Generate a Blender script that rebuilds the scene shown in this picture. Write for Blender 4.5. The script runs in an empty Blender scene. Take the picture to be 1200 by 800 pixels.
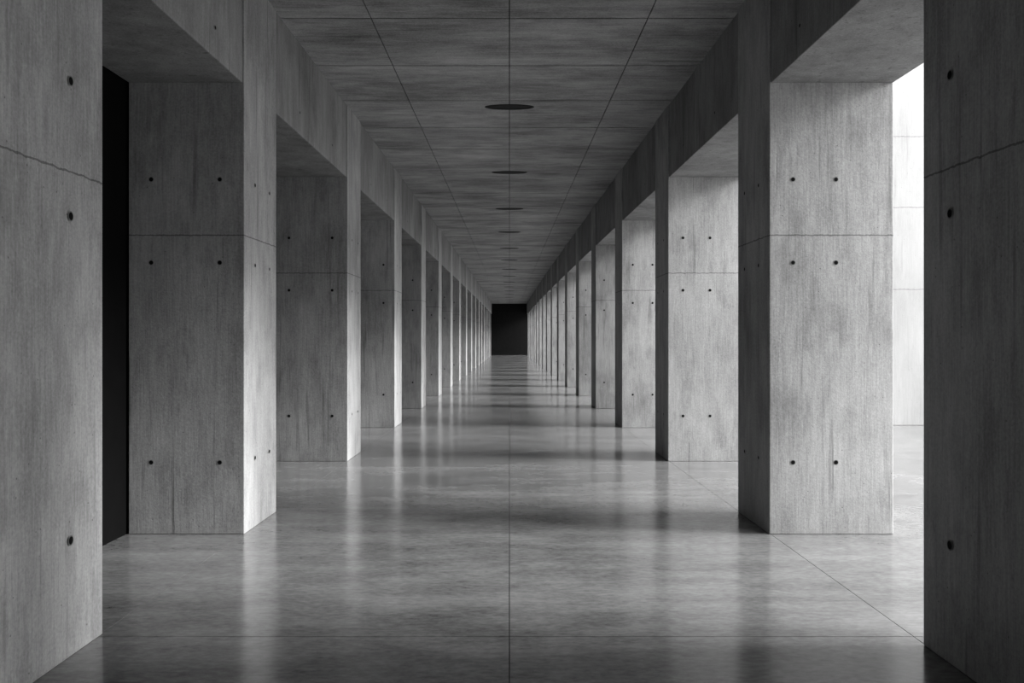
import bpy, bmesh, math, random
random.seed(3)
E=1.6
sc=bpy.context.scene
sc.view_settings.view_transform='Standard'
try: sc.view_settings.look='Medium High Contrast'
except Exception as e: print('look',e)
def Dk(k): return (4.33+2.55*(k-2))*E
def hw(k):
    k=max(k,0.9)
    return (0.88+0.46*math.exp(-(k-2)/11.0))*E
def hs(k,s): return hw(k)*(1.01 if s<0 else 0.99)
SOF=E*2.29; CEIL=E*2.87; EYE=E
WL=0.58*E; WR=0.622*E
CD=0.22
KEND=19.0; KBACK=-3.0

# ---------------- materials
def new(name):
    m=bpy.data.materials.new(name); m.use_nodes=True
    nt=m.node_tree; b=nt.nodes['Principled BSDF']; return m,nt,b
def mth(nt,op,a,b=None,c=None):
    n=nt.nodes.new('ShaderNodeMath'); n.operation=op
    for i,v in enumerate((a,b,c)):
        if v is None: continue
        if isinstance(v,(int,float)): n.inputs[i].default_value=v
        else: nt.links.new(v,n.inputs[i])
    return n.outputs[0]
def noise(nt,co,scale,sc3,detail=6,rough=.6):
    mp=nt.nodes.new('ShaderNodeMapping'); mp.inputs['Scale'].default_value=sc3
    nt.links.new(co,mp.inputs['Vector'])
    n=nt.nodes.new('ShaderNodeTexNoise'); n.inputs['Scale'].default_value=scale
    n.inputs['Detail'].default_value=detail; n.inputs['Roughness'].default_value=rough
    nt.links.new(mp.outputs[0],n.inputs['Vector']); return n.outputs['Fac']
def grey(nt,v,b):
    cb=nt.nodes.new('ShaderNodeCombineColor')
    for i in range(3): nt.links.new(v,cb.inputs[i])
    nt.links.new(cb.outputs[0],b.inputs['Base Color'])
def mrange(nt,v,a,b_):
    d=nt.nodes.new('ShaderNodeMapRange'); d.inputs[1].default_value=a; d.inputs[2].default_value=b_
    nt.links.new(v,d.inputs[0]); return d.outputs[0]
def concrete(name,base,axis,amp=.5,joint=None,rough=.8,bump=.3,stain=.35):
    """board-marked concrete; axis = grain direction"""
    m,nt,b=new(name)
    tc=nt.nodes.new('ShaderNodeTexCoord'); co=tc.outputs['Object']
    i='xyz'.index(axis)
    g=[1,1,1]; g[i]=.05
    g2=[1,1,1]; g2[i]=.22
    g3=[1,1,1]; g3[i]=.5
    fine=noise(nt,co,75,g,4,.7)
    med=noise(nt,co,7,g2,6,.65)
    big=noise(nt,co,1.1,g3,5,.6)
    speck=noise(nt,co,60,(1,1,1),4,.75)
    v=mth(nt,'MULTIPLY_ADD',mth(nt,'SUBTRACT',fine,.5),1.2*amp,1.0)
    v=mth(nt,'MULTIPLY_ADD',mth(nt,'SUBTRACT',med,.5),1.2*amp,v)
    v=mth(nt,'MULTIPLY_ADD',mth(nt,'SUBTRACT',big,.5),2.2*amp,v)
    v=mth(nt,'MULTIPLY_ADD',mth(nt,'SUBTRACT',speck,.5),1.4*amp,v)
    dr=noise(nt,co,17,g,2,.5)
    v=mth(nt,'MULTIPLY',v,mth(nt,'MULTIPLY_ADD',mrange(nt,dr,.62,.76),-stain,1.0))
    # weathering blotches
    bl=noise(nt,co,3.2,g3,7,.7)
    v=mth(nt,'MULTIPLY',v,mth(nt,'MULTIPLY_ADD',mrange(nt,bl,.50,.72),-stain*.8,1.0))
    # pinholes
    vo=nt.nodes.new('ShaderNodeTexVoronoi'); vo.inputs['Scale'].default_value=13
    nt.links.new(co,vo.inputs['Vector'])
    ph=mth(nt,'LESS_THAN',vo.outputs['Distance'],.06)
    v=mth(nt,'MULTIPLY',v,mth(nt,'MULTIPLY_ADD',ph,-.45,1.0))
    h=v
    if joint is not None:
        sp=nt.nodes.new('ShaderNodeSeparateXYZ'); nt.links.new(co,sp.inputs[0])
        wob=noise(nt,co,14,(1,1,1),3,.7)
        z=mth(nt,'MULTIPLY_ADD',mth(nt,'SUBTRACT',wob,.5),.025,sp.outputs[2])
        jm=None
        for jz in joint:
            d=mth(nt,'ABSOLUTE',mth(nt,'SUBTRACT',z,jz))
            l=mth(nt,'LESS_THAN',d,.005)
            jm=l if jm is None else mth(nt,'MAXIMUM',jm,l)
        v=mth(nt,'MULTIPLY',v,mth(nt,'MULTIPLY_ADD',jm,-.5,1.0))
    v=mth(nt,'MULTIPLY',v,base)
    v=mth(nt,'MAXIMUM',v,.01)
    grey(nt,v,b)
    b.inputs['Roughness'].default_value=rough
    b.inputs['Specular IOR Level'].default_value=.25
    bp=nt.nodes.new('ShaderNodeBump'); bp.inputs['Strength'].default_value=bump; bp.inputs['Distance'].default_value=.01
    nt.links.new(h,bp.inputs['Height']); nt.links.new(bp.outputs[0],b.inputs['Normal'])
    return m
JZ=EYE+.517*E
M_col=concrete('board_marked_concrete_column',.37,'z',.54,[JZ],bump=.2,stain=.34)
M_beam=concrete('board_marked_concrete_beam',.27,'z',.54,bump=.2)
M_ceil=concrete('board_marked_concrete_ceiling',.33,'x',.8,stain=.38,bump=.2)
M_court=concrete('light_concrete_court',.41,'z',.2,[1.6+(395-y)/1000*15.5 for y in (160,243,339)],stain=.12)
def flat(name,c,r=.8):
    m,nt,b=new(name)
    tc=nt.nodes.new('ShaderNodeTexCoord')
    n=noise(nt,tc.outputs['Object'],6,(1,1,1),4,.6)
    grey(nt,mth(nt,'MULTIPLY',mth(nt,'MULTIPLY_ADD',n,.6,.7),c),b)
    b.inputs['Roughness'].default_value=r
    b.inputs['Specular IOR Level'].default_value=.1
    return m
M_black=flat('near_black',.006,.95)
M_dark=flat('dark_end_wall',.022,.95)
M_lamp=flat('dark_grey_lamp_glass',.035,.6)
M_hole=flat('tie_hole_dark',.012,.9)
M_gap=flat('joint_gap',.03,.95)
M_rim=flat('tie_hole_rim',.2)
# polished floor
M_floor,nt,b=new('polished_concrete_floor')
tc=nt.nodes.new('ShaderNodeTexCoord'); co=tc.outputs['Object']
n1=noise(nt,co,.6,(.6,1.5,1),6,.62); n2=noise(nt,co,3.0,(.6,1.2,1),8,.72); n3=noise(nt,co,30,(.5,1.0,1),4,.7)
v=mth(nt,'MULTIPLY_ADD',mth(nt,'SUBTRACT',n1,.5),1.1,1.0)
v=mth(nt,'MULTIPLY_ADD',mth(nt,'SUBTRACT',n2,.5),1.4,v)
v=mth(nt,'MULTIPLY_ADD',mth(nt,'SUBTRACT',n3,.5),1.2,v)
v=mth(nt,'MAXIMUM',mth(nt,'MULTIPLY',v,.215),.03)
grey(nt,v,b)
nt.links.new(mth(nt,'MULTIPLY_ADD',n1,.16,.09),b.inputs['Roughness'])
b.inputs['Specular IOR Level'].default_value=.95
b.inputs['IOR'].default_value=1.58

# ---------------- mesh helpers
def finish(bm,name,mats):
    me=bpy.data.meshes.new(name); bmesh.ops.recalc_face_normals(bm,faces=bm.faces)
    bm.to_mesh(me); bm.free()
    for m in mats: me.materials.append(m)
    o=bpy.data.objects.new(name,me); sc.collection.objects.link(o); return o
def prism(bm,pts,z0,z1,mi=0,bev=0):
    lo=[bm.verts.new((x,y,z0)) for x,y in pts]; hi=[bm.verts.new((x,y,z1)) for x,y in pts]
    n=len(pts); fs=[bm.faces.new(lo[::-1]),bm.faces.new(hi)]
    for i in range(n):
        fs.append(bm.faces.new((lo[i],lo[(i+1)%n],hi[(i+1)%n],hi[i])))
    if bev:
        es=list({e for f in fs for e in f.edges})
        r=bmesh.ops.bevel(bm,geom=es,offset=bev,segments=2,affect='EDGES',profile=.5)
        for f in r['faces']: f.material_index=mi
    for f in fs:
        if f.is_valid: f.material_index=mi
def disc(bm,c,nrm,u,r,mi,off,N=18,ell=1.0,ri=0):
    from mathutils import Vector
    c=Vector(c)+Vector(nrm)*off; nrm=Vector(nrm); u=Vector(u); w=nrm.cross(u)
    vo=[bm.verts.new(c+u*(r*math.cos(2*math.pi*i/N))+w*(r*ell*math.sin(2*math.pi*i/N))) for i in range(N)]
    if ri:
        vi=[bm.verts.new(c+u*(ri*math.cos(2*math.pi*i/N))+w*(ri*ell*math.sin(2*math.pi*i/N))) for i in range(N)]
        for i in range(N):
            f=bm.faces.new((vo[i],vo[(i+1)%N],vi[(i+1)%N],vi[i])); f.material_index=mi
    else:
        f=bm.faces.new(vo); f.material_index=mi
HZ=[EYE+.80*E,EYE+.378*E,EYE-.635*E]
def hole(bm,c,n,u,s=1):
    disc(bm,c,n,u,.020*s,2,.003,ri=.014*s)
    disc(bm,c,n,u,.0155*s,1,.0035)
def column(k0,k1,s,front=True,holes_side=(.3,.75),hsz=.85):
    bm=bmesh.new()
    w=WL if s<0 else WR
    a=hs(k0,s); c=hs(k1,s); y0,y1=Dk(k0),Dk(k1); pr=.012
    prism(bm,[(s*(a-pr),y0),(s*(c-pr),y1),(s*(c+w),y1),(s*(a+w),y0)],0.0,CEIL+.02,0,.007)
    if k0<15:
        fr=(.2,.8) if s<0 else (.18,.53)
        for z in HZ:
            for f in fr:
                if front: hole(bm,(s*(a+w*f),y0,z),(0,-1,0),(1,0,0))
            for f in holes_side:
                x=s*((a-pr)*(1-f)+(c-pr)*f); hole(bm,(x-s*.003,y0*(1-f)+y1*f,z),(-s,0,0),(0,1,0),hsz)
    finish(bm,'concrete_column',[M_col,M_hole,M_rim])
ks=[-3,-2,-1,0]+list(range(2,19))
for s in (-1,1):
    for k in ks: column(k,k+CD,s)
column(.90,1.43,-1,holes_side=(.54,.845),hsz=1.3); column(.90,1.39,1,holes_side=(.56,.865),hsz=1.3)

# beams
for s in (-1,1):
    bm=bmesh.new(); w=WL if s<0 else WR
    segs=[(-3+CD,-2),(-2+CD,-1),(-1+CD,0),(CD,.9),((1.43 if s<0 else 1.39),2)]+[(k+CD,k+1) for k in range(2,19)]
    for a,c in segs:
        prism(bm,[(s*hs(a,s),Dk(a)),(s*hs(c,s),Dk(c)),(s*(hs(c,s)+w-.005),Dk(c)),(s*(hs(a,s)+w-.005),Dk(a))],SOF,CEIL+.02,0,.006)
        if a<14:
            for f in (.27,.73):
                for z in (SOF+.22,):
                    x=s*(hs(a,s)*(1-f)+hs(c,s)*f); hole(bm,(x-s*.003,Dk(a)*(1-f)+Dk(c)*f,z),(-s,0,0),(0,1,0),.8)
    finish(bm,'beam_left' if s<0 else 'beam_right',[M_beam,M_hole,M_rim])

def paneled(name,xfs,ys,z0,z1,gap,gapy,mats,back):
    bm=bmesh.new(); g=gap/2; gy=gapy/2
    for j in range(len(ys)-1):
        ya,yb=ys[j],ys[j+1]
        ka=(ya/E-4.33)/2.55+2; kb=(yb/E-4.33)/2.55+2
        for i in range(len(xfs)-1):
            A,B=xfs[i],xfs[i+1]
            prism(bm,[(A(ka)+g,ya+gy),(B(ka)-g,ya+gy),(B(kb)-g,yb-gy),(A(kb)+g,yb-gy)],z0,z1,0)
    x0=xfs[0](0); x1=xfs[-1](0)
    if back>0: prism(bm,[(x0,ys[0]),(x1,ys[0]),(x1,ys[-1]),(x0,ys[-1])],z1,z1+back,1)
    else: prism(bm,[(x0,ys[0]),(x1,ys[0]),(x1,ys[-1]),(x0,ys[-1])],z0+back,z0,1)
    return finish(bm,name,mats)
yc=[5.01*E+.87*E*j for j in range(-17,50)]
yc=[y for y in yc if y<Dk(KEND)-.3]+[Dk(KEND)]
yc=[Dk(-3)]+[y for y in yc if y>Dk(-3)+.3]
outer=hw(0)+WR
cx=[lambda k:-(outer),lambda k:-hs(k,-1)-.02,lambda k:-.611*hw(k),lambda k:0.0,lambda k:.611*hw(k),lambda k:hs(k,1)+.02,lambda k:hs(k,1)+WR]
paneled('ceiling',cx,yc,CEIL,CEIL+.012,.009,.022,[M_ceil,M_gap],.35)
yf=[Dk(j+.42) for j in range(-4,19)]+[Dk(KEND)+.2]
fx=[lambda k:-(outer+.4),lambda k:-hs(k,-1),lambda k:0.0,lambda k:hs(k,1),lambda k:7.6,lambda k:26]
paneled('floor',fx,yf,-.006,0,.0045,.0055,[M_floor,M_gap],-.2)

for i in range(22):
    y=(6.93+2.75*i)*E
    if y>Dk(KEND)-1: break
    bm=bmesh.new(); N=40; R=.20*E; ell=.38
    def ring(r,z): return [bm.verts.new((r*math.cos(2*math.pi*t/N),y+r*ell*math.sin(2*math.pi*t/N),z)) for t in range(N)]
    prof=[(R,CEIL+.001),(R,CEIL-.005),(R*.97,CEIL-.008),(R*.88,CEIL-.008),(R*.84,CEIL-.002),(R*.5,CEIL-.0015)]
    rs=[ring(*p) for p in prof]
    for q in range(len(rs)-1):
        for t in range(N): bm.faces.new((rs[q][t],rs[q][(t+1)%N],rs[q+1][(t+1)%N],rs[q+1][t]))
    bm.faces.new(rs[-1])
    finish(bm,'recessed_ceiling_light',[M_lamp])

def box(name,x0,x1,y0,y1,z0,z1,mat,bev=.0):
    bm=bmesh.new(); prism(bm,[(x0,y0),(x1,y0),(x1,y1),(x0,y1)],z0,z1,0,bev); return finish(bm,name,[mat])
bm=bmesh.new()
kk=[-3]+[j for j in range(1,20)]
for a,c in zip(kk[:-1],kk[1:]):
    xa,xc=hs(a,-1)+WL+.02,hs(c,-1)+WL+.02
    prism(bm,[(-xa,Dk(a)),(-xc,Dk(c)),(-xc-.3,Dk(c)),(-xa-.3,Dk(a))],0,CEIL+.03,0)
finish(bm,'wall_left',[M_black])  # near-black colour stands in for the dark void, keeping side-lit gaps dark
box('wall_far',-outer-.3,outer+.3,Dk(KEND),Dk(KEND)+.3,0,CEIL+.4,M_dark)
box('wall_near',-outer-.3,outer+.3,Dk(-3)-.3,Dk(-3),0,CEIL+.4,M_black)
box('wall_court',5.6,16,15.5,16.0,0,9.5,M_court,.01)

# ---------------- light
w=bpy.data.worlds.new('overcast'); sc.world=w; w.use_nodes=True
bg=w.node_tree.nodes['Background']; bg.inputs[0].default_value=(1,1,1,1); bg.inputs[1].default_value=2.65
L=bpy.data.lights.new('soft_sun','SUN'); L.energy=7.0; L.angle=math.radians(22)
lo=bpy.data.objects.new('soft_sun',L); sc.collection.objects.link(lo)
from mathutils import Vector
lo.rotation_euler=Vector((-1,.10,-.44)).to_track_quat('-Z','Y').to_euler()
lo.location=(12,0,8)

# ---------------- camera
c=bpy.data.cameras.new('camera'); co_=bpy.data.objects.new('camera',c); sc.collection.objects.link(co_)
c.lens=30; c.sensor_width=36; c.shift_x=.0025; c.shift_y=-.0042; c.clip_end=300
co_.location=(0,0,EYE); co_.rotation_euler=(math.pi/2,0,0)
sc.camera=co_
